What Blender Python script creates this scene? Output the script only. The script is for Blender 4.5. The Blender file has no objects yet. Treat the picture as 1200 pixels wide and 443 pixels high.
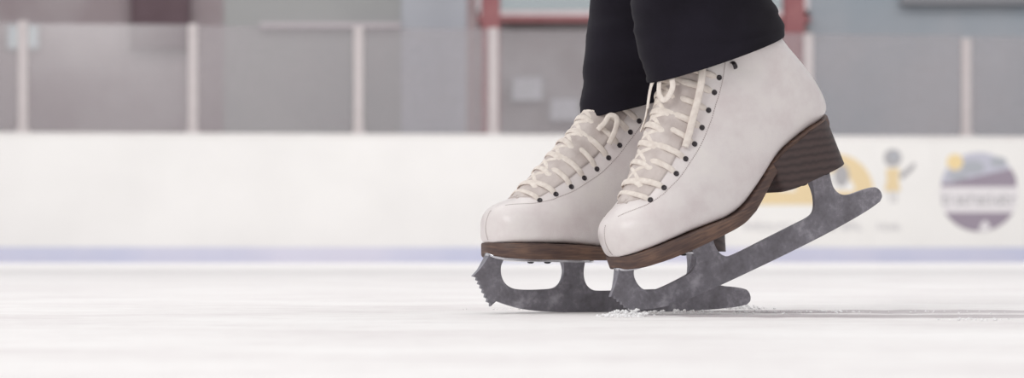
import bpy, bmesh, math, random
from mathutils import Vector, Matrix, noise
random.seed(7)
S = bpy.context.scene
COL = S.collection
PI = math.pi

# ------------------------------------------------------------------ camera, world, lights, exposure
F = 3000.0            # focal length in pixels of the 1200-wide frame
CH = 0.057            # camera height above the ice
HY = 300.0            # image row of the horizon
cam_d = bpy.data.cameras.new('camera'); cam = bpy.data.objects.new('camera', cam_d); COL.objects.link(cam)
cam_d.sensor_width = 36.0; cam_d.lens = 36.0 * F / 1200.0
cam_d.shift_y = (HY - 221.5) / 1200.0
cam_d.clip_start = 0.05; cam_d.clip_end = 200
cam.location = (0, 0, CH); cam.rotation_euler = (PI / 2, 0, 0)
cam_d.dof.use_dof = True; cam_d.dof.focus_distance = 2.56; cam_d.dof.aperture_fstop = 8.6
S.camera = cam

w = bpy.data.worlds.new('world'); S.world = w; w.use_nodes = True
w.node_tree.nodes['Background'].inputs[0].default_value = (0.98, 0.98, 1.0, 1)
w.node_tree.nodes['Background'].inputs[1].default_value = 0.56

def area(name, loc, target, size, sy, power, col):
    d = bpy.data.lights.new(name, 'AREA'); d.shape = 'RECTANGLE'; d.size = size; d.size_y = sy
    d.energy = power; d.color = col
    o = bpy.data.objects.new(name, d); COL.objects.link(o); o.location = loc
    o.rotation_euler = (Vector(target) - Vector(loc)).to_track_quat('-Z', 'Y').to_euler()
    return o
area('unseen_rink_light', (-3.2, -1.5, 4.2), (0.15, 2.6, 0.1), 3.0, 1.6, 120, (1.0, 0.985, 0.96))
area('unseen_rink_light', (0, 5.0, 6.5), (0, 5.0, 0), 9.0, 9.0, 300, (1.0, 0.975, 0.96))  # unseen overhead lamp, added to brighten the ice
area('unseen_rink_light', (0, 14.0, 6.0), (0, 20.5, 0.2), 18.0, 4.0, 520, (1.0, 0.985, 0.97))  # unseen lamp, added to brighten the upright boards
area('hall_light', (0, 24.0, 5.8), (0, 24.2, 0), 18.0, 2.0, 300, (1.0, 0.985, 0.97))

S.view_settings.view_transform = 'Standard'; S.view_settings.look = 'None'
S.view_settings.gamma = 1.0; S.view_settings.use_curve_mapping = False
S.view_settings.exposure = 0.0

# ------------------------------------------------------------------ helpers
def tag(o, label=None, cat=None, group=None, kind=None):
    if label: o['label'] = label
    if cat: o['category'] = cat
    if group: o['group'] = group
    if kind: o['kind'] = kind
    return o

def empty(name, loc=(0, 0, 0)):
    o = bpy.data.objects.new(name, None); COL.objects.link(o); o.location = loc; o.empty_display_size = 0.05
    return o

def link(name, me, mat, parent=None, smooth=True):
    if isinstance(me, bmesh.types.BMesh):
        m = bpy.data.meshes.new(name); me.to_mesh(m); me.free(); me = m
    if mat: me.materials.append(mat)
    for p in me.polygons: p.use_smooth = smooth
    o = bpy.data.objects.new(name, me); COL.objects.link(o)
    if parent: o.parent = parent
    return o

def auto_smooth(o, deg=35):
    me = o.data; lim = math.radians(deg)
    bm = bmesh.new(); bm.from_mesh(me)
    for e in bm.edges:
        e.smooth = not (len(e.link_faces) == 2 and e.calc_face_angle(0) > lim)
    bm.to_mesh(me); bm.free()

def srgb(r, g, b):
    f = lambda c: (c / 255 / 12.92) if c / 255 <= 0.04045 else ((c / 255 + 0.055) / 1.055) ** 2.4
    return (f(r), f(g), f(b), 1)

class NT:
    def __init__(s, name):
        s.m = bpy.data.materials.new(name); s.m.use_nodes = True
        s.t = s.m.node_tree; s.b = s.t.nodes['Principled BSDF']
    def n(s, typ, **kw):
        x = s.t.nodes.new(typ)
        for k, v in kw.items():
            if k in x.inputs: x.inputs[k].default_value = v
            else: setattr(x, k, v)
        return x
    def l(s, a, b): s.t.links.new(a, b)
    def noise(s, scale, detail=4, vec=None, rough=0.5):
        x = s.n('ShaderNodeTexNoise'); x.inputs['Scale'].default_value = scale
        x.inputs['Detail'].default_value = detail; x.inputs['Roughness'].default_value = rough
        if vec is not None: s.l(vec, x.inputs['Vector'])
        return x.outputs['Fac']
    def ramp(s, fac, stops):
        r = s.n('ShaderNodeValToRGB'); e = r.color_ramp.elements
        e[0].position, e[0].color = stops[0]; e[1].position, e[1].color = stops[-1]
        for p, c in stops[1:-1]:
            k = e.new(p); k.color = c
        s.l(fac, r.inputs['Fac']); return r.outputs['Color']
    def bump(s, h, strength, dist):
        b = s.n('ShaderNodeBump'); b.inputs['Strength'].default_value = strength; b.inputs['Distance'].default_value = dist
        s.l(h, b.inputs['Height']); s.l(b.outputs[0], s.b.inputs['Normal'])
    def coord(s, scale=(1, 1, 1), rot=(0, 0, 0)):
        c = s.n('ShaderNodeTexCoord'); m = s.n('ShaderNodeMapping')
        m.inputs['Scale'].default_value = scale; m.inputs['Rotation'].default_value = rot
        s.l(c.outputs['Object'], m.inputs['Vector']); return m.outputs[0]

def mat(name, c1, c2=None, scale=20, rough=0.6, metal=0.0, bump=0, bd=0.001, spec=0.5, stretch=(1, 1, 1), lo=0.35, hi=0.65):
    t = NT(name); v = t.coord(stretch); f = t.noise(scale, 5, v)
    t.l(t.ramp(f, [(lo, c1), (hi, c2 or c1)]), t.b.inputs['Base Color'])
    t.b.inputs['Roughness'].default_value = rough; t.b.inputs['Metallic'].default_value = metal
    t.b.inputs['Specular IOR Level'].default_value = spec
    if bump: t.bump(f, bump, bd)
    return t.m

# ------------------------------------------------------------------ materials
def leather_mat():
    t = NT('white_leather'); v = t.coord()
    big = t.noise(28, 4, v, 0.6)
    t.l(t.ramp(big, [(0.3, srgb(222, 212, 211)), (0.55, srgb(232, 225, 223)), (0.75, srgb(236, 230, 226))]), t.b.inputs['Base Color'])
    vo = t.n('ShaderNodeTexVoronoi'); vo.inputs['Scale'].default_value = 900; t.l(v, vo.inputs['Vector'])
    fine = t.noise(160, 4, v)
    mx = t.n('ShaderNodeMath', operation='ADD'); t.l(vo.outputs['Distance'], mx.inputs[0]); t.l(fine, mx.inputs[1])
    t.bump(mx.outputs[0], 0.12, 0.0008)
    t.b.inputs['Roughness'].default_value = 0.3
    return t.m
M_leather = leather_mat()
M_tongue = mat('padded_tongue', srgb(190, 178, 173), srgb(214, 204, 199), 60, 0.8, bump=0.3)  # tongue tone darkened to carry the shade between the laces
M_lining = mat('boot_lining', srgb(150, 140, 138), srgb(170, 160, 156), 60, 0.9)
M_lace = mat('cotton_lace', srgb(224, 213, 204), srgb(238, 229, 220), 200, 0.9, bump=0.5, bd=0.0006)
M_stitch = mat('grey_thread', srgb(150, 136, 134), srgb(170, 156, 152), 300, 0.9)
M_eyelet = mat('black_eyelet', srgb(38, 32, 36), srgb(56, 48, 52), 300, 0.4)

def sole_mat():
    t = NT('brown_sole_leather'); v = t.coord()
    n1 = t.noise(18, 5, v); v2 = t.coord((6, 6, 60)); n2 = t.noise(9, 4, v2)
    mx = t.n('ShaderNodeMath', operation='ADD'); t.l(n1, mx.inputs[0]); t.l(n2, mx.inputs[1])
    hf = t.n('ShaderNodeMath', operation='MULTIPLY'); t.l(mx.outputs[0], hf.inputs[0]); hf.inputs[1].default_value = 0.5
    t.l(t.ramp(hf.outputs[0], [(0.4, srgb(80, 62, 58)), (0.5, srgb(98, 76, 67)), (0.62, srgb(124, 96, 80))]), t.b.inputs['Base Color'])
    t.b.inputs['Roughness'].default_value = 0.55; t.bump(n2, 0.3, 0.001)
    return t.m
M_sole = sole_mat()

def heel_mat():
    t = NT('stacked_heel_leather'); v = t.coord((1, 1, 1), (0, math.radians(-14), 0))
    wv = t.n('ShaderNodeTexWave', bands_direction='Z'); wv.inputs['Scale'].default_value = 42
    wv.inputs['Distortion'].default_value = 2.0; wv.inputs['Detail'].default_value = 3; wv.inputs['Detail Scale'].default_value = 3
    t.l(v, wv.inputs['Vector'])
    t.l(t.ramp(wv.outputs['Fac'], [(0.0, srgb(58, 45, 44)), (0.3, srgb(68, 54, 52)), (1.0, srgb(78, 62, 60))]), t.b.inputs['Base Color'])
    t.b.inputs['Roughness'].default_value = 0.5; t.bump(wv.outputs['Fac'], 0.4, 0.001)
    return t.m
M_heel = heel_mat()

def blade_mat():
    t = NT('scratched_blade_steel'); v = t.coord((1, 1, 1)); a = t.noise(38, 6, v, 0.62); b = t.noise(260, 3, v)
    mx = t.n('ShaderNodeMath', operation='MULTIPLY_ADD'); t.l(b, mx.inputs[0]); mx.inputs[1].default_value = 0.3; t.l(a, mx.inputs[2])
    t.l(t.ramp(mx.outputs[0], [(0.45, srgb(112, 108, 114)), (0.68, srgb(134, 131, 138)), (0.9, srgb(180, 176, 184))]), t.b.inputs['Base Color'])
    t.b.inputs['Metallic'].default_value = 0.2; t.b.inputs['Roughness'].default_value = 0.5
    t.bump(mx.outputs[0], 0.15, 0.0006)
    return t.m
M_blade = blade_mat()
M_chrome = mat('chromed_plate', srgb(196, 196, 202), srgb(225, 225, 230), 80, 0.25, 0.9)
M_rim = mat('bright_blade_edge', srgb(132, 130, 138), srgb(160, 158, 166), 80, 0.4, 0.3)
M_screw = mat('dark_screw', srgb(40, 40, 44), srgb(60, 60, 64), 200, 0.5, 0.6)

def trouser_mat():
    t = NT('black_stretch_cloth'); v = t.coord()
    n = t.noise(14, 5, v); f = t.noise(900, 2, v)
    t.l(t.ramp(n, [(0.35, srgb(27, 24, 31)), (0.65, srgb(35, 32, 41))]), t.b.inputs['Base Color'])
    t.b.inputs['Roughness'].default_value = 0.95; t.b.inputs['Specular IOR Level'].default_value = 0.15
    t.b.inputs['Sheen Weight'].default_value = 0.05; t.bump(f, 0.3, 0.0006)
    return t.m
M_cloth = trouser_mat()

def ice_mat():
    t = NT('scuffed_ice'); v = t.coord()
    a = t.noise(3.0, 6, v, 0.6); b = t.noise(45, 6, v, 0.65)
    vs = t.coord((2.2, 16, 1)); c = t.noise(2.2, 8, vs, 0.68)
    mx = t.n('ShaderNodeMath', operation='ADD'); t.l(a, mx.inputs[0]); t.l(c, mx.inputs[1])
    m2 = t.n('ShaderNodeMath', operation='MULTIPLY_ADD'); t.l(b, m2.inputs[0]); m2.inputs[1].default_value = 0.5; t.l(mx.outputs[0], m2.inputs[2])
    hf = t.n('ShaderNodeMath', operation='MULTIPLY'); t.l(m2.outputs[0], hf.inputs[0]); hf.inputs[1].default_value = 0.5
    t.l(t.ramp(hf.outputs[0], [(0.5, srgb(228, 223, 223)), (0.62, srgb(240, 237, 236)), (0.72, srgb(247, 245, 244))]), t.b.inputs['Base Color'])
    t.b.inputs['Roughness'].default_value = 0.62; t.b.inputs['Specular IOR Level'].default_value = 0.25
    hs = t.n('ShaderNodeMath', operation='ADD'); t.l(b, hs.inputs[0]); t.l(c, hs.inputs[1])
    t.bump(hs.outputs[0], 0.35, 0.004)
    return t.m
M_ice = ice_mat()
M_streak = mat('grey_streak_ice', srgb(176, 167, 170), srgb(222, 217, 218), 1.2, 0.5, 0, 0.1, 0.001, 0.3, (2, 30, 1), 0.4, 0.62)
M_snow = mat('ice_shavings_white', srgb(250, 249, 250), srgb(254, 254, 254), 200, 0.6)

# ------------------------------------------------------------------ pixel rays used to find where things stand
def ray(px, py): return Vector(((px - 600) / F, 1, (HY - py) / F))
def at_depth(px, py, d): return Vector((0, 0, CH)) + ray(px, py) * d

# ================================================================== SETTING
def box_bm(bm, x0, x1, y0, y1, z0, z1, M=None):
    r = bmesh.ops.create_cube(bm, size=1)
    for v in r['verts']:
        v.co = Vector(((x0 + x1) / 2 + v.co.x * (x1 - x0), (y0 + y1) / 2 + v.co.y * (y1 - y0), (z0 + z1) / 2 + v.co.z * (z1 - z0)))
        if M: v.co = M @ v.co
    return r['verts']

def bevel_bm(bm, w, seg=2):
    bmesh.ops.bevel(bm, geom=[e for e in bm.edges if e.calc_face_angle(0) > 0.5], offset=w, segments=seg, affect='EDGES', profile=0.5)

# ice: fine relief near the skates, coarse towards the boards
bm = bmesh.new()
xs = [-16, -8, -4, -2, -1.2] + [-0.9 + i * 0.02 for i in range(91)] + [1.2, 2, 4, 8, 16]
ys = [-3, 0, 0.5, 0.8] + [0.95 + i * 0.014 for i in range(170)] + [3.6, 4, 5, 6.5, 9, 12, 16, 20, 22.9]
grid = []
for y in ys:
    row = []
    for x in xs:
        z = 0.0
        if 0.9 < y < 3.4 and -1 < x < 1.1:
            z = -0.0012 * abs(noise.noise(Vector((x * 9, y * 26, 0.3)))) - 0.0006 * abs(noise.noise(Vector((x * 40, y * 70, 2.3))))
        row.append(bm.verts.new((x, y, z)))
    grid.append(row)
for j in range(len(ys) - 1):
    for i in range(len(xs) - 1):
        bm.faces.new((grid[j][i], grid[j][i + 1], grid[j + 1][i + 1], grid[j + 1][i]))
o = link('floor', bm, M_ice); tag(o, 'white scuffed ice surface of the rink', kind='structure')

# boards, from the photo's left edge (20.96 m away) to its right edge (21.7 m away)
A = Vector((-4.192, 20.96, 0)); B = Vector((4.34, 21.7, 0))
bd = (B - A).normalized(); bn = Vector((-bd.y, bd.x, 0))      # bn points away from the camera
ang = math.atan2(bd.y, bd.x)
MB = Matrix.Translation(A) @ Matrix.Rotation(ang, 4, 'Z')      # x along the boards, y away, z up
MBi = MB.inverted()
def on_board(px, py, off=0.0):
    r = ray(px, py); c = Vector((0, 0, CH)); p0 = A + bn * off
    t = (p0 - c).dot(bn) / r.dot(bn)
    q = MBi @ (c + r * t); return q.x, q.z
board = empty('rink_board', A); board.rotation_euler = (0, 0, ang)
tag(board, 'long white rink board with pale blue kick strip along the ice', 'rink board')
M_board = mat('white_board_plastic', srgb(232, 230, 228), srgb(238, 236, 234), 1.2, 0.45)
M_kick = mat('blue_kick_strip', srgb(194, 197, 219), srgb(212, 210, 225), 0.6, 0.5, lo=0.4, hi=0.6)
M_cap = mat('board_cap', srgb(226, 222, 220), srgb(232, 230, 228), 3, 0.5)
bm = bmesh.new(); box_bm(bm, -4, 13, 0, 0.09, 0.13, 1.04); o = link('facing_panel', bm, M_board, board, False)
bm = bmesh.new(); box_bm(bm, -4, 13, -0.012, 0.09, -0.01, 0.13); bevel_bm(bm, 0.005); o = link('kick_strip', bm, M_kick, board, False); tag(o, 'pale blue kick strip')
bm = bmesh.new(); box_bm(bm, -4, 13, -0.01, 0.13, 1.04, 1.07); bevel_bm(bm, 0.006); link('cap_rail', bm, M_cap, board, False)

# glass posts and panels standing on the boards
M_post = mat('painted_post', srgb(188, 180, 180), srgb(194, 186, 186), 8, 0.5)
def glass_mat():
    t = NT('scuffed_plexiglass'); nt = t.t
    nt.nodes.remove(t.b)
    tr = t.n('ShaderNodeBsdfTransparent'); di = t.n('ShaderNodeBsdfDiffuse'); tl = t.n('ShaderNodeBsdfTranslucent'); gl = t.n('ShaderNodeBsdfGlossy')
    di.inputs[0].default_value = srgb(181, 175, 178); tl.inputs[0].default_value = srgb(181, 175, 178); gl.inputs['Roughness'].default_value = 0.15
    m1 = t.n('ShaderNodeMixShader'); m1.inputs[0].default_value = 0.35; t.l(di.outputs[0], m1.inputs[1]); t.l(tl.outputs[0], m1.inputs[2])
    v = t.coord(); n = t.noise(2.2, 5, v, 0.55)
    r = t.ramp(n, [(0.3, (0.24,) * 3 + (1,)), (0.7, (0.36,) * 3 + (1,))])
    m2 = t.n('ShaderNodeMixShader'); t.l(r, m2.inputs[0]); t.l(tr.outputs[0], m2.inputs[1]); t.l(m1.outputs[0], m2.inputs[2])
    m3 = t.n('ShaderNodeMixShader'); m3.inputs[0].default_value = 0.04; t.l(m2.outputs[0], m3.inputs[1]); t.l(gl.outputs[0], m3.inputs[2])
    t.l(m3.outputs[0], nt.nodes['Material Output'].inputs['Surface'])
    return t.m
M_glass = glass_mat()
post_px = [27, 226, 420, 578, 763, 947, 1132]
post_x = [on_board(p, 150, 0.05)[0] for p in post_px]
where = ['at the far left of the rink board, leftmost of the posts',
         'second post from the left, under the dark maroon panel',
         'third post from the left',
         'in front of the left red column',
         'fifth post from the left, hidden behind the dark trousers',
         'partly hidden behind the raised boot',
         'standing above the round purple emblem, rightmost of the posts']
tops = [28, 30, 32, 32, 32, 36, 40]
for i, x in enumerate(post_x):
    zt = CH + (HY - tops[i]) * 21.3 / F
    t = empty('glass_post', MB @ Vector((x, 0.05, 1.07))); t.rotation_euler = (0, 0, ang)
    tag(t, 'pale slim glass post, ' + where[i], 'post', 'posts holding the rink glass')
    bm = bmesh.new(); box_bm(bm, -0.04, 0.04, -0.03, 0.03, 0, zt - 1.07); bevel_bm(bm, 0.006); link('upright', bm, M_post, t, False)
    bm = bmesh.new(); box_bm(bm, -0.055, 0.055, -0.045, 0.045, 0, 0.03); bevel_bm(bm, 0.004); link('foot_plate', bm, M_post, t, False)
names = ['at the far left, beyond the leftmost post', 'between the two leftmost posts', 'between the second and third posts from the left',
         'between the third post and the red column', 'just left of the dark trousers', 'directly behind the trousers and raised boot',
         'right of the raised boot, above the yellow advertisement', 'at the far right, beyond the last post']
ex = [-2.0] + post_x + [10.6]
for i in range(8):
    x0, x1 = ex[i] + 0.042, ex[i + 1] - 0.042
    bm = bmesh.new(); box_bm(bm, -(x1 - x0) / 2, (x1 - x0) / 2, -0.006, 0.006, 0, 0.905 - 0.008 * i)
    o = link('rink_glass', bm, M_glass, None, False); o.location = MB @ Vector(((x0 + x1) / 2, 0.05, 1.07)); o.rotation_euler = (0, 0, ang)
    tag(o, 'hazy rink glass pane ' + names[i], 'glass panel', 'hazy panes of the rink glass')

# hall behind the glass
M_conc = mat('grey_concrete', srgb(140, 138, 138), srgb(156, 154, 152), 2, 0.9)
bm = bmesh.new(); box_bm(bm, -16, 16, 22.9, 30, -0.1, -0.004); o = link('floor_hall', bm, M_conc, None, False); tag(o, 'grey concrete hall floor behind the rink boards', kind='structure')
WD = 27.0
def wx(px, d=WD): return (px - 600) / F * d
def wz(py, d=WD): return CH + (HY - py) / F * d
def wall_sec(name, px0, px1, z0, z1, c1, c2, y=WD, sc=0.6):
    bm = bmesh.new(); box_bm(bm, wx(px0), wx(px1), y, y + 0.2, z0, z1)
    o = link(name, bm, mat(name + '_paint', c1, c2, sc, 0.85, lo=0.4, hi=0.6), None, False); tag(o, kind='structure'); return o
wall_sec('wall_left', -900, 262, 0, 6, srgb(142, 130, 133), srgb(160, 152, 154), sc=0.9)
wall_sec('wall_center', 262, 470, 0, 6, srgb(146, 147, 148), srgb(158, 158, 158), y=WD + 0.01)
wall_sec('wall_middle', 470, 556, 0, 6, srgb(168, 170, 178), srgb(176, 178, 184), y=WD + 0.02)
wall_sec('wall_low', 556, 948, 0, wz(20), srgb(128, 122, 122), srgb(160, 158, 160), sc=1.2)
wall_sec('wall_high', 556, 948, 4.2, 6, srgb(150, 150, 154), srgb(160, 160, 164))
wall_sec('wall_right', 948, 2100, 0, 6, srgb(148, 156, 164), srgb(164, 166, 172))

M_red = mat('red_painted_steel', srgb(140, 84, 88), srgb(152, 98, 100), 5, 0.6)
M_win = mat('window_frame_paint', srgb(204, 196, 198), srgb(214, 206, 208), 5, 0.5)
bm = bmesh.new(); z0, z1 = wz(20), 4.2
for a, b, c, d in ((556, 948, z0, z0 + 0.07), (556, 948, z1 - 0.08, z1), (556, 562, z0, z1), (942, 948, z0, z1), (748, 754, z0, z1)):
    box_bm(bm, wx(a), wx(b), WD - 0.02, WD + 0.1, c, d)
win = link('window_1', bm, M_win, None, False); tag(win, kind='structure')
tp = NT('tinted_window_pane'); nt = tp.t; nt.nodes.remove(tp.b)
tr = tp.n('ShaderNodeBsdfTransparent'); tr.inputs[0].default_value = (0.80, 0.84, 0.85, 1); g = tp.n('ShaderNodeBsdfGlossy'); g.inputs['Roughness'].default_value = 0.1
mm = tp.n('ShaderNodeMixShader'); mm.inputs[0].default_value = 0.08; tp.l(tr.outputs[0], mm.inputs[1]); tp.l(g.outputs[0], mm.inputs[2]); tp.l(mm.outputs[0], nt.nodes['Material Output'].inputs['Surface'])
bm = bmesh.new(); box_bm(bm, wx(562), wx(942), WD + 0.03, WD + 0.04, z0 + 0.07, z1 - 0.08); link('window_pane', bm, tp.m, win, False)
bm = bmesh.new(); box_bm(bm, wx(556), wx(948), WD - 0.14, WD - 0.005, wz(27), wz(20)); o = link('trim_1', bm, M_red, None, False); tag(o, kind='structure')

M_brown = mat('brown_painted_steel', srgb(142, 124, 126), srgb(150, 134, 136), 5, 0.6)
def column(px, wpx, d, label, M_red=M_red):
    W = wpx * d / F; bm = bmesh.new()
    box_bm(bm, -W / 2, W / 2, -0.09, -0.075, 0, 6); box_bm(bm, -W / 2, W / 2, 0.075, 0.09, 0, 6); box_bm(bm, -0.008, 0.008, -0.075, 0.075, 0, 6)
    t = empty('steel_column', ((px - 600) / F * d, d, 0)); tag(t, label, 'column', 'steel columns of the hall')
    link('shaft', bm, M_red, t, False)
    bm = bmesh.new(); box_bm(bm, -W / 2 - 0.05, W / 2 + 0.05, -0.14, 0.14, -0.004, 0.025); link('base_plate', bm, M_red, t, False)
column(575, 22, 25.0, 'red steel column behind the fourth glass post from the left')
column(930, 24, 25.0, 'red steel column just right of the dark trousers, above the raised boot')
column(553, 12, 26.3, 'narrower brownish column directly left of the brighter red one', M_brown)
M_maroon = mat('maroon_panel_paint', srgb(84, 66, 72), srgb(98, 80, 86), 2, 0.8)
t = empty('hanging_panel', (wx(189), WD - 0.08, wz(58))); tag(t, 'dark maroon panel high on the hall wall, above the second glass post', 'wall panel')
bm = bmesh.new(); box_bm(bm, -0.29, 0.29, -0.03, 0.03, 0, 2.4); bevel_bm(bm, 0.01); link('panel_face', bm, M_maroon, t, False)
bm = bmesh.new()
for s in (-1, 1): box_bm(bm, s * 0.29 - 0.015, s * 0.29 + 0.015, -0.04, 0.075, 0, 2.4)
link('side_rail', bm, M_maroon, t, False)
M_pale_reflection = mat('pale_blue_reflection', srgb(186, 200, 206), srgb(196, 208, 212), 3, 0.7)
M_fr = mat('grey_frame', srgb(150, 150, 154), None, 3, 0.6)
def notice(px, py, wpx, hpx, label, m, d=WD - 0.03):
    W, Hh = wpx * d / F / 2, hpx * d / F / 2
    t = empty('pale_sheet', ((px - 600) / F * d, d, CH + (HY - py) / F * d)); tag(t, label, 'notice board')
    bm = bmesh.new(); box_bm(bm, -W, W, -0.012, 0.012, -Hh, Hh); link('sheet', bm, m, t, False)
    bm = bmesh.new()
    for a, b, c, e in ((-W - .02, W + .02, Hh, Hh + .02), (-W - .02, W + .02, -Hh - .02, -Hh), (-W - .02, -W, -Hh, Hh), (W, W + .02, -Hh, Hh)):
        box_bm(bm, a, b, -0.018, 0.02, c, e)
    link('frame', bm, M_fr, t, False)
notice(27, 43, 34, 26, 'pale blue light reflection built as a small framed sheet behind the leftmost glass post', M_pale_reflection)  # a light reflection, painted as a pale framed sheet on the wall
M_grey = mat('pale_grey_sheet', srgb(190, 192, 198), None, 3, 0.7)
notice(618, 104, 34, 26, 'pale grey sheet low on the wall just right of the red column', M_grey)
notice(662, 128, 32, 24, 'pale grey sheet low on the wall beside the dark trousers', M_grey)
# lighter strip on the wall left of the column, darker beam at upper right
bm = bmesh.new(); box_bm(bm, wx(305), wx(470), WD - 0.06, WD + 0.005, wz(33), wz(27)); o = link('trim_2', bm, mat('pale_strip_paint', srgb(186, 178, 182), None, 3, 0.7), None, False); tag(o, kind='structure')
bm = bmesh.new(); box_bm(bm, wx(1055), wx(2000), WD - 0.1, WD - 0.005, wz(6), wz(-6)); o = link('trim_3', bm, mat('dark_beam_paint', srgb(132, 132, 137), None, 3, 0.7), None, False); tag(o, kind='structure')

# advertisements on the boards (each a thin vinyl sheet with its printed shapes)
M_vinyl = mat('white_vinyl', srgb(234, 232, 229), srgb(238, 236, 233), 2, 0.4)
def cm(n, *c): return mat(n, srgb(*c), None, 3, 0.5)
M_yel, M_gry, M_lil, M_pur, M_txt = cm('yellow_print', 228, 206, 164), cm('grey_print', 172, 170, 172), cm('lilac_print', 192, 192, 204), cm('purple_print', 152, 141, 154), cm('soft_grey_print', 205, 202, 204)
M_wht = cm('white_print', 226, 222, 224); M_sun = cm('sun_print', 236, 212, 160); M_slate = cm('slate_print', 172, 175, 182); M_faint = cm('faint_print', 208, 205, 205)
class Ad:
    def __init__(s, px0, py0, px1, py1, label):
        s.x0, s.z1 = on_board(px0, py0); s.x1, s.z0 = on_board(px1, py1)
        s.c = ((s.x0 + s.x1) / 2, (s.z0 + s.z1) / 2)
        s.t = empty('advertisement', MB @ Vector((s.c[0], 0, s.c[1]))); s.t.rotation_euler = (0, 0, ang)
        tag(s.t, label, 'advertisement', 'advertisements on the rink board'); s.k = 1
        bm = bmesh.new(); box_bm(bm, s.x0 - s.c[0], s.x1 - s.c[0], -0.002, 0, s.z0 - s.c[1], s.z1 - s.c[1]); link('vinyl_sheet', bm, M_vinyl, s.t, False)
    def poly(s, name, m, polys):
        bm = bmesh.new(); s.k += 1; y = -0.002 - 0.0006 * s.k
        for pts in polys:
            vs = []
            for px, py in pts:
                x, z = on_board(px, py); vs.append(bm.verts.new((x - s.c[0], y, z - s.c[1])))
            f = bm.faces.new(vs)
            r = bmesh.ops.extrude_face_region(bm, geom=[f])
            for v in r['geom']:
                if isinstance(v, bmesh.types.BMVert): v.co.y += 0.0005
        bmesh.ops.recalc_face_normals(bm, faces=bm.faces)
        return link(name, bm, m, s.t, False)
def disc(cx, cy, rx, ry=None, a0=0, a1=360, n=40): 
    ry = ry or rx
    return [(cx + rx * math.cos(math.radians(a0 + (a1 - a0) * i / n)), cy + ry * math.sin(math.radians(a0 + (a1 - a0) * i / n))) for i in range(n + (a1 - a0 < 360))]
def arc_band(cx, cy, r0, r1, a0, a1, n=24):
    out = []
    for i in range(n):
        p = [math.radians(a0 + (a1 - a0) * (i + k) / n) for k in (0, 1)]
        out.append([(cx + r0 * math.cos(p[0]), cy + r0 * math.sin(p[0])), (cx + r1 * math.cos(p[0]), cy + r1 * math.sin(p[0])),
                    (cx + r1 * math.cos(p[1]), cy + r1 * math.sin(p[1])), (cx + r0 * math.cos(p[1]), cy + r0 * math.sin(p[1]))])
    return out
def word(x, y, h, n, wl, seed):
    r = random.Random(seed); out = []
    for i in range(n):
        xx = x + i * wl; hh = h * (1.35 if r.random() < 0.3 else 1.0)
        out.append([(xx, y), (xx + wl * 0.25, y), (xx + wl * 0.25, y - hh), (xx, y - hh)])
        if r.random() < 0.75: out.append([(xx + wl * .25, y - h), (xx + wl * 0.75, y - h), (xx + wl * 0.75, y - h * .75), (xx + wl * .25, y - h * .75)])
        if r.random() < 0.6: out.append([(xx + wl * .55, y - h * .1), (xx + wl * 0.75, y - h * .1), (xx + wl * 0.75, y - h * .8), (xx + wl * .55, y - h * .8)])
        if r.random() < 0.5: out.append([(xx + wl * .25, y), (xx + wl * 0.75, y), (xx + wl * 0.75, y - h * .22), (xx + wl * .25, y - h * .22)])
    return out
a = Ad(852, 166, 1024, 290, 'yellow and white advertisement with a big golden arch, behind the raised skate')
a.poly('golden_arch', M_yel, arc_band(978, 226, 24, 46, 180, 375))
a.poly('inner_mark', M_gry, [disc(986, 206, 9, 13), disc(965, 214, 7, 8)])
a.poly('golden_band', M_yel, [[(868, 224), (1018, 224), (1016, 240), (866, 240)]])
a.poly('golden_foot', M_yel, [[(876, 200), (905, 196), (912, 226), (872, 226)]])
a.poly('lettering', M_txt, word(872, 270, 8, 11, 8.0, 3) + word(970, 270, 8, 5, 8.5, 4))
a = Ad(1026, 166, 1092, 290, 'advertisement with a small yellow ball-headed figure raising one arm')
a.poly('ball_head', M_gry, [disc(1046, 185, 10.5)])
a.poly('face_mark', M_slate, [disc(1047.5, 183, 5)])
a.poly('yellow_body', M_yel, [[(1038, 198), (1054, 197), (1053, 213), (1055, 224), (1036, 224), (1039, 211)]])
a.poly('raised_arm', M_gry, [[(1054, 204), (1066, 195), (1071, 190), (1073, 194), (1068, 201), (1056, 211)]])
a.poly('thin_leg', M_faint, [[(1041, 224), (1045, 224), (1046, 238), (1043, 238)], [(1048, 224), (1051, 224), (1051, 238), (1048, 238)]])
a.poly('lettering', M_txt, word(1022 + 6, 270, 7, 4, 7, 8))
a = Ad(1094, 166, 1200, 290, 'advertisement with a round purple and lilac mountain emblem and yellow sun')
cx, cy, R = 1147, 225, 46.5
def seg(y0f, y1f):    # slice of the emblem's circle between two boundary functions of x
    pts = []; xsx = [cx - R + 0.2 + i * (2 * R - 0.4) / 40 for i in range(41)]
    top = []; bot = []
    for x in xsx:
        h = math.sqrt(max(0, R * R - (x - cx) ** 2)); lo, hi = cy - h, cy + h
        ya, yb = max(lo, min(hi, y0f(x))), max(lo, min(hi, y1f(x)))
        if yb - ya > 0.3: top.append((x, ya)); bot.append((x, yb))
    return [top + bot[::-1]]
a.poly('lilac_sky', M_lil, seg(lambda x: 0, lambda x: 219))
a.poly('slate_cloud', M_slate, [disc(1140, 196, 14, 8), disc(1122, 206, 12, 5), disc(1170, 190, 10, 6)])
a.poly('yellow_sun', M_sun, [disc(1119, 190, 9.5)])
a.poly('purple_mountain', M_pur, seg(lambda x: 214 - 17 * max(0, (x - 1112)) / 75 , lambda x: 219))
a.poly('name_band', M_wht, seg(lambda x: 219, lambda x: 249))
a.poly('lettering', M_gry, word(1104, 240, 9.5, 11, 8, 21))
a.poly('purple_base', M_pur, seg(lambda x: 249, lambda x: 280))
a.poly('pale_notch', M_wht, [[(1146, 271.4), (1150, 262), (1154, 258), (1159, 263), (1160, 269.5)]])

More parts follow.
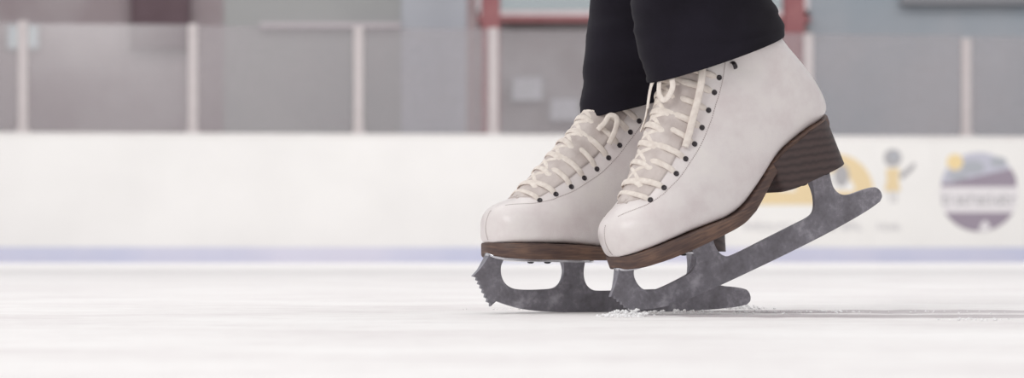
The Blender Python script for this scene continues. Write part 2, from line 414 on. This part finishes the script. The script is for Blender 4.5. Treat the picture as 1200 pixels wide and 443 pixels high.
# ================================================================== SKATE MODEL (millimetres in its own frame: x toe->heel, y across, z up)
mm_ = 0.001
# ring stations of the boot: dorsal point, plantar point, half width, widest place, bottom exponent
RING = [((5, 87), (5.6, 80), 2, .45, .9), ((6.2, 94), (8.5, 71.5), 11, .45, .6), ((9, 101), (10.5, 70.5), 19, .43, .5), ((14.5, 106.5), (16, 70), 27, .40, .42),
        ((24, 111.3), (25, 69.8), 33.5, .36, .4), ((37, 116), (39, 69.5), 38.5, .33, .38), ((50, 124), (56, 69.5), 41.5, .31, .36), ((64, 137), (78, 69), 43, .30, .36),
        ((78, 150.5), (102, 67), 42.5, .30, .36), ((92, 164.5), (126, 65), 40, .32, .4), ((108, 178), (150, 69), 37.5, .35, .42), ((121, 194.5), (178, 82), 36, .38, .45),
        ((130.5, 208.5), (210, 99.5), 36, .42, .48), ((136.5, 220), (245, 108), 36.5, .46, .55), ((140, 230), (276, 111), 37, .5, .7), ((142, 237), (289, 119), 37, .5, .85),
        ((144, 244), (288.5, 138), 38, .5, .9), ((146, 251), (281, 162), 39.5, .5, .95), ((146, 259), (269, 189), 41, .5, 1), ((150, 267), (258, 216), 42, .5, 1), ((154, 274), (252, 240), 42, .5, 1)]
NR = len(RING) - 1
def cat(p0, p1, p2, p3, t):
    return 0.5 * ((2 * p1) + (-p0 + p2) * t + (2 * p0 - 5 * p1 + 4 * p2 - p3) * t * t + (-p0 + 3 * p1 - 3 * p2 + p3) * t ** 3)
FL = [(d[0], d[1], p[0], p[1], W, tc, e) for d, p, W, tc, e in RING]
def ringat(u):
    u = max(0, min(NR - 1e-6, u)); i = int(u); t = u - i
    g = lambda k: FL[max(0, min(NR, k))]
    return [cat(g(i - 1)[c], g(i)[c], g(i + 1)[c], g(i + 2)[c], t) for c in range(7)]
def surf0(u, ph):
    dx, dz, px, pz, W, tc, e = ringat(u)
    c, s = math.cos(ph), math.sin(ph)
    if c >= 0: t = tc + (1 - tc) * c ** 0.95; y = W * math.copysign(abs(s) ** 0.95, s)
    else: t = tc - tc * (-c) ** e; y = W * math.copysign(abs(s) ** e, s)
    t = t if u > 0 else t
    # vectors: plantar -> dorsal
    return Vector((px + (dx - px) * t, y, pz + (dz - pz) * t))
def nrm(u, ph):
    e = 0.02
    a = surf0(min(NR, u + e * 3), ph) - surf0(max(0, u - e * 3), ph); b = surf0(u, ph + e) - surf0(u, ph - e)
    n = a.cross(b)
    if n.length < 1e-9: return Vector((-1, 0, 0))
    n.normalize()
    dx, dz, px, pz, W, tc, ee = ringat(u)
    c = Vector(((dx + px) / 2 + 3, 0, (dz + pz) / 2))
    if n.dot(surf0(u, ph) - c) < 0: n = -n
    return n
def surf(u, ph, off=0.0):
    return surf0(u, ph) + nrm(u, ph) * off

# find (u, phi) of points on the camera side from their place seen from the side
PSI, ALP = math.radians(27), math.radians(11)
def seen(p, off):
    t = (off + p.y) / math.cos(PSI)          # camera side is negative y
    return p.x - t * math.sin(PSI) * math.cos(ALP), p.z + t * math.sin(PSI) * math.sin(ALP)
SAMP = [(2 + i * 0.12, 0.1 + j * 0.03) for i in range(110) for j in range(62)]
SP = [(u, ph, surf0(u, -ph)) for u, ph in SAMP]
def find(x, z, off):
    best = None
    for u, ph, p in SP:
        a, b = seen(p, off); d = (a - x) ** 2 + (b - z) ** 2
        if best is None or d < best[0]: best = (d, u, ph)
    return best[1], best[2]
def smooth_list(l, n=2):
    for _ in range(n):
        l = [l[0]] + [tuple((l[i - 1][k] + 2 * l[i][k] + l[i + 1][k]) / 4 for k in (0, 1)) for i in range(1, len(l) - 1)] + [l[-1]]
    return l
EY = [(53.5, 113), (72.5, 117), (89, 125.5), (104.5, 135), (120, 145.5), (133.5, 156), (147, 168.5), (159.5, 181.5), (169.5, 195.5)]
eye = smooth_list([find(x, z, 25) for x, z in EY], 1)
ST = [(12, 109.5), (26, 110.5), (46, 110), (67, 112), (85, 120), (107, 132), (126, 145), (144, 159), (159, 175), (172, 195), (179, 209)]
stl = smooth_list([find(x, z, 30) for x, z in ST], 1)
def ph_at(lst, u):
    if u <= lst[0][0]: return lst[0][1]
    for (a, pa), (b, pb) in zip(lst, lst[1:]):
        if u <= b: return pa + (pb - pa) * (u - a) / max(1e-6, b - a)
    return lst[-1][1]
U0 = eye[0][0] - 0.7                     # bottom of the throat
def gap(u):                              # half opening angle of the throat
    if u < U0: return 0.0
    g = ph_at(eye, u) * 0.60
    return g * min(1, math.sqrt((u - U0) / 0.9))
def tongue_off(u, ph):
    g = max(0.05, gap(u)); k = max(-1.0, 1 - (ph / g) ** 2)
    bulge = 2 + 5.5 * min(1, max(0, (u - U0 - 1.0) / 5)) * (1 - 0.6 * min(1, max(0, (u - 10.5) / 1.8)))
    return -2.5 + bulge * max(0, k)

def build_upper():
    bm = bmesh.new(); us = [0, .15, .35, .6, .8] + [1 + i * 0.2 for i in range(int((NR - 1) / 0.2) + 1)]
    us = [u for u in us if u <= NR]
    n = 96; rows = []
    for u in us:
        g = gap(u); row = []
        for j in range(n + 1):
            a = g + (2 * PI - 2 * g) * j / n
            row.append(bm.verts.new(surf0(u, a) * mm_))
        rows.append(row)
    for r in range(len(rows) - 1):
        for j in range(n): bm.faces.new((rows[r][j], rows[r][j + 1], rows[r + 1][j + 1], rows[r + 1][j]))
    bm.faces.new(rows[0][:-1])
    for r in range(len(us)):                                  # weld the closed rings below the throat
        if gap(us[r]) == 0: bmesh.ops.weld_verts(bm, targetmap={rows[r][n]: rows[r][0]})
    bmesh.ops.recalc_face_normals(bm, faces=bm.faces)
    o = link('upper', bm, M_leather)
    o.data.materials.append(M_lining)
    m = o.modifiers.new('thick', 'SOLIDIFY'); m.thickness = 0.0026; m.offset = -1; m.material_offset = 1; m.material_offset_rim = 0
    b = o.modifiers.new('edge', 'BEVEL'); b.width = 0.0007; b.segments = 2; b.limit_method = 'ANGLE'; b.angle_limit = 0.9
    return o

def build_tongue():
    bm = bmesh.new(); us = [U0 - 0.3 + i * 0.2 for i in range(int((13.6 - U0) / 0.2))]; n = 24; rows = []
    for u in us:
        g = gap(u) + 0.22; rows.append([bm.verts.new(surf(u, -g + 2 * g * j / n, tongue_off(u, -g + 2 * g * j / n) - 0.8) * mm_) for j in range(n + 1)])
    for r in range(len(rows) - 1):
        for j in range(n): bm.faces.new((rows[r][j], rows[r][j + 1], rows[r + 1][j + 1], rows[r + 1][j]))
    bmesh.ops.recalc_face_normals(bm, faces=bm.faces)
    o = link('tongue', bm, M_tongue); m = o.modifiers.new('thick', 'SOLIDIFY'); m.thickness = 0.004; m.offset = -1
    return o

def ribbon(bm, pts, nrs, w=2.9, h=1.1, seg=10):
    rows = []
    for i, p in enumerate(pts):
        t = (pts[min(i + 1, len(pts) - 1)] - pts[max(i - 1, 0)]).normalized()
        n = (nrs[i] - t * nrs[i].dot(t)).normalized(); s = t.cross(n)
        rows.append([bm.verts.new((p + s * (w * math.cos(2 * PI * k / seg)) + n * (h * math.sin(2 * PI * k / seg))) * mm_) for k in range(seg)])
    for a, b in zip(rows, rows[1:]):
        for k in range(seg): bm.faces.new((a[k], a[(k + 1) % seg], b[(k + 1) % seg], b[k]))
    bm.faces.new(rows[0]); bm.faces.new(rows[-1][::-1])

def lace_path(a, b, extra=0.0, n=26, wob=0.0, tuck=False):
    """from (u, signed phi) a to b over the tongue; tuck: the far end slips under the facing"""
    pts, nr = [], []
    for i in range(n + 1):
        s = i / n; u = a[0] + (b[0] - a[0]) * s ** 1.3; ph = a[1] + (b[1] - a[1]) * s
        u += wob * math.sin(PI * min(1, s * 1.3))
        lift = 1.2 + max(0, tongue_off(u, ph)) + extra * math.sin(PI * s)
        e0 = min(1, s / 0.10); e1 = min(1, (1 - s) / 0.12)
        off = lift * e0 - 1.6 * (1 - e0)
        off = off * e1 + (-1.9 if tuck else -1.6) * (1 - e1)
        pts.append(surf(u, ph, off)); nr.append(nrm(u, ph))
    return pts, nr

def build_laces():
    bm = bmesh.new(); r = random.Random(3)
    E = eye
    p, q = lace_path((E[0][0], -E[0][1]), (E[0][0], E[0][1]), 1.0, wob=-0.25); ribbon(bm, p, q, 2.7)
    for k in range(1, 9):
        for sg in (1, -1):
            u0 = E[k][0]; u1 = u0 - (E[k][0] - E[k - 1][0]) * r.uniform(0.55, 0.8)
            ph1 = gap(u1) * 0.97
            p, q = lace_path((u0, -sg * E[k][1]), (u1, sg * ph1), (0.8 if sg > 0 else 2.6) + r.uniform(0, .8), wob=r.uniform(-0.25, -0.05), tuck=True)
            ribbon(bm, p, q, r.uniform(2.7, 3.4), 1.0)
            # the run between the underside of one eyelet row and the next
            u2 = u0 + 0.45 * (E[min(8, k + 1)][0] - u0)
            p, q = lace_path((u2, -sg * gap(u2) * 0.95), (u1 - 0.1, sg * gap(u1 - 0.1) * 0.95), 1.5, wob=0.1, tuck=True)
            ribbon(bm, p, q, 2.6, 0.9)
    return link('lace', bm, M_lace)

def eyelet_mesh():
    bm = bmesh.new()
    # a punched grommet: flat dark dish with a raised rim
    prof = [(0.0, 0.25), (1.1, 0.3), (1.4, 0.7), (1.75, 0.8), (2.1, 0.6), (2.3, -0.5)]
    n = 20; rows = []
    for r_, z in [(q[0] * 1.22, q[1]) for q in prof[1:]]:
        rows.append([bm.verts.new(Vector((r_ * math.cos(2 * PI * k / n), r_ * math.sin(2 * PI * k / n), z)) * mm_) for k in range(n)])
    c = bm.verts.new(Vector((0, 0, prof[0][1])) * mm_)
    for k in range(n): bm.faces.new((c, rows[0][k], rows[0][(k + 1) % n]))
    for a, b in zip(rows, rows[1:]):
        for k in range(n): bm.faces.new((a[k], b[k], b[(k + 1) % n], a[(k + 1) % n]))
    m = bpy.data.meshes.new('eyelet'); bm.to_mesh(m); bm.free(); m.materials.append(M_eyelet)
    for p in m.polygons: p.use_smooth = True
    return m

def build_stitching():
    bm = bmesh.new()
    def dashes(fn, n):
        for i in range(n):
            a, b = fn(i / n), fn((i + 0.55) / n)
            mid, nn = (a[0] + b[0]) / 2, a[1]; t = (b[0] - a[0])
            if t.length < 1e-6: continue
            L = t.length / 2; t.normalize(); s = t.cross(nn)
            vs = [bm.verts.new((mid + t * (L * x) + s * (0.32 * y) + nn * z) * mm_) for z in (-0.1, 0.3) for x, y in ((-1, -1), (1, -1), (1, 1), (-1, 1))]
            for f in ((0, 3, 2, 1), (4, 5, 6, 7), (0, 1, 5, 4), (1, 2, 6, 5), (2, 3, 7, 6), (3, 0, 4, 7)): bm.faces.new([vs[k] for k in f])
    for sg in (-1, 1):
        def fn(s, sg=sg):
            x = s * (len(stl) - 1); i = min(int(x), len(stl) - 2); t = x - i
            u = stl[i][0] + (stl[i + 1][0] - stl[i][0]) * t; ph = sg * (stl[i][1] + (stl[i + 1][1] - stl[i][1]) * t)
            return surf(u, ph, 0), nrm(u, ph)
        dashes(fn, 110)
        def fe(s, sg=sg):                                   # row along the eyelet edge
            u = U0 + 0.5 + s * (13.2 - U0 - 0.5); ph = sg * (gap(u) + 0.07)
            return surf(u, ph, 0), nrm(u, ph)
        dashes(fe, 100)
    def toe(s):
        if s < 0.5: u = 2.3 * (1 - s / 0.5) + 0.02; return surf(u, -0.06, 0) + Vector((0, -0.6, 0)), nrm(max(u, .3), 0.02)
        k = (s - 0.5) / 0.5; return Vector((4.8 + 3 * k * k, -1.0, 87 - 14 * k)), Vector((-1, 0, -0.1))
    dashes(toe, 20)
    return link('stitching', bm, M_stitch, None, False)

def build_hook():
    bm = bmesh.new()
    pts = [Vector((0, 0, 0)), Vector((0, 0, 3)), Vector((-2, 0, 5.5)), Vector((-5, 0, 5.8)), Vector((-6, 0, 4.5))]
    ribbon(bm, pts, [Vector((1, 0, 0.1))] * 1 + [Vector((1, 0, 0.5))] + [Vector((0.3, 0, 1))] * 3, 2.2, 0.9)
    m = bpy.data.meshes.new('lace_hook'); bm.to_mesh(m); bm.free(); m.materials.append(M_eyelet)
    return m

TOPZ = [(3, 71), (6, 71), (14, 70.5), (51, 70), (92, 68.5), (128, 65.5), (142, 67), (158, 73), (178, 83.5), (192, 92.5), (208, 101), (233, 108), (257, 111.5), (280, 112.5), (294, 112.5)]
BOTZ = [(8, 60), (10, 57.5), (20, 55.5), (47, 54), (77, 53.5), (127, 53), (141, 54), (159, 59.5), (177, 70), (192, 80), (208, 89), (233, 97), (257, 100), (280, 102), (294, 104)]
HW = [(7.4, 3), (8.4, 10), (10.5, 18.5), (15.5, 27), (25, 34), (39, 39.8), (56, 43), (78, 44.5), (102, 43.5), (125, 40), (150, 35), (178, 29.5), (192, 28), (210, 28), (240, 29), (262, 28), (276, 23), (284, 14), (290, 4)]
def lin(tab, x):
    if x <= tab[0][0]: return tab[0][1]
    for (a, va), (b, vb) in zip(tab, tab[1:]):
        if x <= b:
            t = (x - a) / (b - a); return va + (vb - va) * t
    return tab[-1][1]
def slab(bm, xs_, top, bot, hw, taper=0.0, rnd=1.5):
    rows = []
    for x in xs_:
        zt, zb, w_ = top(x), bot(x), hw(x); wb = w_ * (1 - taper); r = min(rnd, w_ * 0.4)
        X = x if not isinstance(x, tuple) else x[0]
        prof = [(w_ - r, zt), (w_, zt - r), (wb, zb + r), (wb - r, zb), (-wb + r, zb), (-wb, zb + r), (-w_, zt - r), (-w_ + r, zt)]
        rows.append([bm.verts.new(Vector((X, y, z)) * mm_) for y, z in prof])
    for a, b in zip(rows, rows[1:]):
        for k in range(8): bm.faces.new((a[k], a[(k + 1) % 8], b[(k + 1) % 8], b[k]))
    bm.faces.new(rows[0]); bm.faces.new(rows[-1][::-1])
    bmesh.ops.recalc_face_normals(bm, faces=bm.faces)
def build_sole():
    bm = bmesh.new(); xs_ = [7.4, 7.8, 8.4, 9.3, 10.5, 12.8, 15.5, 20, 25] + list(range(32, 284, 7)) + [286, 288.5, 290]
    slab(bm, xs_, lambda x: lin(TOPZ, x), lambda x: lin(BOTZ, x), lambda x: lin(HW, x))
    o = link('sole', bm, M_sole); auto_smooth(o, 50); return o
def build_heel():
    bm = bmesh.new(); rows = []
    nz = 10
    for j in range(nz + 1):                      # horizontal slices, narrower and shorter towards the ground
        f = j / nz
        z_b = 62.0 + 2.5 * (1 - f) * 0
        x0 = 197 + (-4) * f; x1 = 286.5 - 2.5 * f; w_ = 30 + 2.5 * f
        n = 40; row = []
        for k in range(n):
            a = 2 * PI * k / n; c, s = math.cos(a), math.sin(a)
            if c >= 0: x = (x1 - 34) + 34 * c ** (0.8 + 0.15 * f); y = w_ * math.copysign(abs(s) ** (0.8 + 0.15 * f), s)
            else: x = (x1 - 34) - (x1 - 34 - x0) * min(1, (-c) ** 0.25) ; y = w_ * math.copysign(abs(s) ** 0.3, s)
            zt = lin(TOPZ, x) - 1.2; zb = 62 + max(0, (214 - x) * 0.10)
            row.append(bm.verts.new(Vector((x, y, zb + (zt - zb) * f)) * mm_))
        rows.append(row)
    for a, b in zip(rows, rows[1:]):
        for k in range(40): bm.faces.new((a[k], a[(k + 1) % 40], b[(k + 1) % 40], b[k]))
    bm.faces.new(rows[0]); bm.faces.new(rows[-1][::-1])
    bmesh.ops.recalc_face_normals(bm, faces=bm.faces)
    o = link('heel', bm, M_heel); auto_smooth(o, 40); return o

def curve_pts(pts, closed=False, per=4):
    out = []
    for i in range(len(pts) - 1):
        g = lambda k: pts[max(0, min(len(pts) - 1, k))]
        for s in range(per):
            t = s / per; out.append(tuple(cat(g(i - 1)[c], g(i)[c], g(i + 1)[c], g(i + 2)[c], t) for c in (0, 1)))
    out.append(pts[-1]); return out
def build_blade():
    teeth = [(8, 60), (3, 52), (-3, 44), (-10, 37.3), (-5, 36), (-5.6, 33.4), (-2.5, 32.3), (-3.8, 29.6), (-0.3, 28.2), (-1.2, 25.6), (2, 24), (1.2, 21.2), (4.6, 19.4), (3.8, 16.4), (7.2, 14.6), (6.2, 11.8), (10, 10.4), (10, 7)]
    bottom = curve_pts([(17, 12.5), (26, 9.5), (40, 5.8), (56, 3), (80, 1), (110, 0), (160, -0.6), (205, -0.6), (245, 0), (280, 1.6), (305, 3.6), (320, 6)])
    tail = curve_pts([(320, 6), (324.5, 10), (324.5, 16), (321, 21), (315, 23.3), (303, 25), (288, 26.5), (278, 30.5), (272.5, 38), (271, 48), (271, 63)])
    rear = curve_pts([(248, 63), (248, 50), (246, 38), (241, 27.5), (232, 23.8), (210, 23.2), (175, 22.6), (140, 22), (128, 23.5), (121, 30), (118.5, 40), (119, 50), (120, 57)])
    hole = curve_pts([(91, 57), (94, 50), (95, 41), (91.5, 31), (84, 25.2), (70, 23.8), (50, 23.6), (36, 25), (27, 30), (22.5, 38), (21.5, 47), (24, 54), (27, 60)])
    pts = teeth + bottom + tail[1:] + rear + hole
    cl = [pts[0]]
    for p in pts[1:]:
        if (p[0] - cl[-1][0]) ** 2 + (p[1] - cl[-1][1]) ** 2 > 0.04: cl.append(p)
    bm = bmesh.new()
    def hy(x, z): k = max(0, min(1, (z - 34) / 22)); return 2.0 + 3.2 * k * k
    fr = [bm.verts.new(Vector((x, -hy(x, z), z)) * mm_) for x, z in cl]
    edges = [bm.edges.new((fr[i], fr[(i + 1) % len(fr)])) for i in range(len(fr))]
    bmesh.ops.triangle_fill(bm, use_beauty=True, use_dissolve=False, edges=edges)
    faces = list(bm.faces)
    bk = {v: bm.verts.new((v.co.x, -v.co.y, v.co.z)) for v in fr}
    for f in faces: bm.faces.new([bk[v] for v in reversed(f.verts)])
    for i in range(len(fr)):
        a, b = fr[i], fr[(i + 1) % len(fr)]; bm.faces.new((a, bk[a], bk[b], b)).material_index = 1
    bmesh.ops.recalc_face_normals(bm, faces=bm.faces)
    o = link('blade', bm, M_blade); o.data.materials.append(M_rim); auto_smooth(o, 40)
    b = o.modifiers.new('edge', 'BEVEL'); b.width = 0.0005; b.segments = 2; b.limit_method = 'ANGLE'; b.angle_limit = 0.9
    return o
def build_plate(x0, x1, w0, w1, zf, name):
    bm = bmesh.new(); n = 36; xs_ = [x0 + (x1 - x0) * i / n for i in range(n + 1)]
    def hw(x):
        f = (x - x0) / (x1 - x0); e = min(1, math.sqrt(max(0.02, 1 - abs(2 * f - 1) ** 4))); return (w0 + (w1 - w0) * f) * e
    slab(bm, xs_, lambda x: zf(x) + 0.8, lambda x: zf(x) - 2.0, hw, 0, 0.6)
    o = link(name, bm, M_chrome); auto_smooth(o, 40); return o
def screw_mesh():
    bm = bmesh.new(); n = 16; rows = []
    for r_, z in ((3.6, 0.2), (3.6, -0.8), (2.8, -1.9), (1.2, -2.3)):
        rows.append([bm.verts.new(Vector((r_ * math.cos(2 * PI * k / n), r_ * math.sin(2 * PI * k / n), z)) * mm_) for k in range(n)])
    for a, b in zip(rows, rows[1:]):
        for k in range(n): bm.faces.new((a[k], a[(k + 1) % n], b[(k + 1) % n], b[k]))
    bm.faces.new(rows[0]); bm.faces.new(rows[-1]); bmesh.ops.recalc_face_normals(bm, faces=bm.faces)
    m = bpy.data.meshes.new('screw'); bm.to_mesh(m); bm.free(); m.materials.append(M_screw); return m

def inst(name, me, parent, loc, n=None):
    o = bpy.data.objects.new(name, me); COL.objects.link(o); o.parent = parent; o.location = loc
    if n is not None: o.rotation_euler = n.to_track_quat('Z', 'X').to_euler()
    return o

def make_skate():
    t = empty('ice_skate')
    up = build_upper(); up.parent = t
    st = build_stitching(); st.parent = up
    build_tongue().parent = t
    build_laces().parent = t
    em = eyelet_mesh()
    for sg in (-1, 1):
        for u, ph in eye: inst('eyelet', em, t, surf(u, sg * ph, 0.2) * mm_, nrm(u, sg * ph))
    hm = build_hook()
    hu, hp = find(194, 219, 35)
    for sg in (-1, 1):
        inst('lace_hook', hm, t, surf(hu, sg * hp, 0) * mm_, nrm(hu, sg * hp))
    so = build_sole(); so.parent = t; so['label'] = 'brown leather sole'
    he = build_heel(); he.parent = t; he['label'] = 'dark brown stacked heel'
    bl = build_blade(); bl.parent = t; bl['label'] = 'dull grey steel blade with toe picks'
    p1 = build_plate(6, 128, 17, 26, lambda x: lin(BOTZ, x) - 0.2, 'sole_plate'); p1.parent = bl
    p2 = build_plate(222, 280, 20, 17, lambda x: 61.5, 'heel_plate'); p2.parent = bl
    sm = screw_mesh()
    for x, y in ((67, -17), (67, 17)): inst('screw', sm, bl, Vector((x, y, lin(BOTZ, x) - 1.6)) * mm_)
    for x, y in ((232, -14), (262, -13), (232, 14), (262, 13)): inst('screw', sm, bl, Vector((x, y, 60)) * mm_)
    return t
def copy_tree(o, parent=None):
    c = o.copy(); COL.objects.link(c); c.parent = parent
    for ch in list(o.children): copy_tree(ch, c)
    return c

def pose(px, py, psi, al, lx, lz):
    d = F * CH / (py - HY); p = at_depth(px, py, d); p.z = 0
    R = Matrix.Rotation(math.radians(psi), 4, 'Z') @ Matrix.Rotation(-math.radians(al), 4, 'Y')
    return Matrix.Translation(p) @ R @ Matrix.Translation(Vector((-lx, 0, -lz)) * mm_)
MN = pose(750, 369, 28, 22, 15, 8)
MF = pose(700, 365.3, 29.5, 0, 136, 0.5)
near = make_skate(); bpy.context.view_layer.update()
far = copy_tree(near)
near.matrix_world = MN; far.matrix_world = MF
tag(near, 'white figure skate tipped forward on its toe pick, heel raised off the ice', 'ice skate', 'white figure skates')
tag(far, 'white figure skate standing flat on the ice behind the tipped one', 'ice skate', 'white figure skates')

# loose lace ends and bow of the nearer skate
bm = bmesh.new()
def free_lace(uvs, w=3.2, h=1.0, sub=6):
    P = [surf(u, ph, off) for u, ph, off in uvs]; Nn = [nrm(u, ph) for u, ph, off in uvs]
    pts, nr = [], []
    for i in range(len(P) - 1):
        g = lambda k: P[max(0, min(len(P) - 1, k))]
        for s in range(sub):
            t = s / sub; pts.append(cat(g(i - 1), g(i), g(i + 1), g(i + 2), t)); nr.append(Nn[i].lerp(Nn[i + 1], t).normalized())
    pts.append(P[-1]); nr.append(Nn[-1]); ribbon(bm, pts, nr, w, h)
free_lace([(13.4, -0.75, 9), (12.4, -0.78, 9), (11.4, -0.80, 8), (10.6, -0.80, 7), (9.9, -0.82, 5), (9.3, -0.86, 3)], 3.6)
free_lace([(13.2, -0.25, 11), (12.3, -0.30, 14), (11.4, -0.38, 15), (10.7, -0.30, 14), (10.9, -0.16, 14), (11.8, -0.12, 15), (12.9, -0.1, 12)], 3.0)
free_lace([(13.0, 0.15, 11), (11.9, 0.22, 13), (10.8, 0.3, 12), (9.9, 0.28, 10), (9.2, 0.34, 8)], 2.8)
free_lace([(13.2, 0.02, 12), (12.2, -0.02, 15), (11.2, 0.05, 16), (10.2, 0.1, 13)], 2.8)
o = link('loose_lace', bm, M_lace, near)

bm = bmesh.new()
free_lace([(10.9, -0.55, 5), (11.4, -0.60, 9), (11.9, -0.62, 12), (12.0, -0.74, 13), (11.5, -0.82, 10), (10.9, -0.86, 5)], 2.8)
link('loose_lace', bm, M_lace, far)

# ================================================================== TROUSERS OF THE SKATER
person = empty('person', (0.3, 2.6, 0)); tag(person, 'skater in black trousers, seen from the shins down, standing on two white skates', 'person')
def leg_rings(M, fronts, backs, W):
    """rings through front and back points given in the skate frame (mm)"""
    return [(M, f, b, w_) for f, b, w_ in zip(fronts, backs, W)]
def locpt(M, px, py, off=0):
    """point of the skate's middle plane seen at a pixel, in mm of the skate frame"""
    Mi = M.inverted(); c = Mi @ Vector((0, 0, CH)); r = Mi.to_3x3() @ ray(px, py)
    t = (off * mm_ - c.y) / r.y; q = c + r * t; return (q.x / mm_, q.z / mm_)
def build_leg(bm, M, L, R_, W, seed, wr=1.6):
    n = 56; rows = []; K = len(L); sub = 6
    for i in range(K - 1):
        for s in range(sub + (i == K - 2)):
            t = s / sub; g = lambda T, k: T[max(0, min(K - 1, k))]
            f = [cat(g(L, i - 1)[c], g(L, i)[c], g(L, i + 1)[c], g(L, i + 2)[c], t) for c in (0, 1)]
            b = [cat(g(R_, i - 1)[c], g(R_, i)[c], g(R_, i + 1)[c], g(R_, i + 2)[c], t) for c in (0, 1)]
            w_ = cat(g(W, i - 1), g(W, i), g(W, i + 1), g(W, i + 2), t)
            row = []
            for k in range(n):
                a = 2 * PI * k / n; u = 0.5 + 0.5 * math.cos(a); y = w_ * math.sin(a)
                p = Vector((f[0] * u + b[0] * (1 - u), y, f[1] * u + b[1] * (1 - u)))
                c = Vector(((f[0] + b[0]) / 2, 0, (f[1] + b[1]) / 2)); dr = (p - c).normalized()
                ii = i + t
                d = wr * noise.noise(Vector((math.cos(a) * 1.3, math.sin(a) * 1.3 + seed, ii * 2.1))) * 1.4 + wr * 0.35 * math.sin(ii * 4.1 + 2.6 * math.sin(a + seed)) + wr * 0.5 * noise.noise(Vector((math.cos(a) * 3, math.sin(a) * 3 + seed, ii * 5.3)))
                if i + t < 0.3: d *= (i + t) / 0.3
                p += dr * d
                row.append(bm.verts.new(M @ (p * mm_)))
            rows.append(row)
    for a, b in zip(rows, rows[1:]):
        for k in range(n): bm.faces.new((a[k], a[(k + 1) % n], b[(k + 1) % n], b[k]))
    return rows
bm = bmesh.new()
Lpx = [(764, 97), (757, 68), (750, 40), (748, 8), (748, -40), (742, -160), (735, -420), (700, -800)]
Rpx = [(912, 42), (911, 30), (905, 14), (897, 0), (897, -50), (905, -170), (920, -430), (930, -800)]
build_leg(bm, MN, [locpt(MN, *p) for p in Lpx], [locpt(MN, *p) for p in Rpx], [50, 51, 52, 54, 58, 66, 75, 82], 1.7)
Lpx = [(688, 138), (689, 112), (691, 85), (695, 40), (702, 0), (700, -120), (690, -400), (690, -760)]
Rpx = [(838, 92), (836, 80), (834, 60), (834, 30), (836, -10), (850, -150), (870, -400), (890, -760)]
build_leg(bm, MF, [locpt(MF, *p) for p in Lpx], [locpt(MF, *p) for p in Rpx], [52, 51, 51, 53, 57, 64, 72, 80], 5.1)
bmesh.ops.translate(bm, verts=bm.verts, vec=-Vector(person.location))
bmesh.ops.recalc_face_normals(bm, faces=bm.faces)
tr_o = link('trousers', bm, M_cloth, person); tr_o['label'] = 'black trousers'
m = tr_o.modifiers.new('thick', 'SOLIDIFY'); m.thickness = 0.0018; m.offset = 1

# ================================================================== ICE SHAVINGS AND GREY STREAKS
bm = bmesh.new()
def crumb(p, r):
    k = bmesh.ops.create_icosphere(bm, subdivisions=1, radius=r)
    for v in k['verts']:
        q = v.co * random.uniform(0.7, 1.3); q.z *= 0.75; v.co = p + q
def heap(px, py, n, sx, sy, hgt, rmax=0.0022):
    d = F * CH / (py - HY); c = at_depth(px, py, d)
    for _ in range(n):
        x, y = random.gauss(0, 1), random.gauss(0, 1); f = math.exp(-(x * x + y * y) / 2)
        r = random.uniform(0.0006, rmax)
        crumb(Vector((c.x + x * sx, c.y + y * sy, random.uniform(-0.2, 1) * f * hgt)), r)
heap(728, 370.5, 130, .009, .012, .007); heap(742, 370, 90, .010, .012, .007); heap(722, 364, 60, .010, .02, .006); heap(660, 364, 60, .012, .012, .004); heap(690, 364, 60, .018, .012, .003)
heap(868, 361.5, 80, .016, .014, .005); heap(800, 366, 50, .03, .02, .003); heap(930, 366, 40, .05, .02, .002); heap(1150, 375, 30, .03, .012, .002)
heap(1000, 366, 60, .12, .03, .0015, .0014); heap(620, 362, 40, .03, .01, .002, .0015)
o = link('ice_shavings', bm, M_snow); tag(o, 'white ice shavings heaped around both blades on the ice', 'ice shavings', kind='stuff')
bm = bmesh.new()
def streak(pa, pb, wd, n=80, seed=0):
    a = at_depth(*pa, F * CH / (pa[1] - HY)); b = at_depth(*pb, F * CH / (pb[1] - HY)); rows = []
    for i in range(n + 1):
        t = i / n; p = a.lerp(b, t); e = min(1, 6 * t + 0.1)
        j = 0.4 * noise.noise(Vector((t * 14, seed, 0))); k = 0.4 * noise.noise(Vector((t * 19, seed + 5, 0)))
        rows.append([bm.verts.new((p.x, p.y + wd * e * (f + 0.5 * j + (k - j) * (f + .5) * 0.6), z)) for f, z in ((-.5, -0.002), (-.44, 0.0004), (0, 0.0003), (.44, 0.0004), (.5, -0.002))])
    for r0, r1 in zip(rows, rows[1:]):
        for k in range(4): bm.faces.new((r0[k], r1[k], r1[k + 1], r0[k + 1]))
streak((745, 369.8), (1420, 371), 0.10, seed=1); streak((800, 365.0), (1420, 365.5), 0.14, seed=2)  # two flat grey strips laid over the ice
o = link('ice_streak', bm, M_streak); tag(o, 'grey track cut in the ice, running right from the blades', 'skate track')
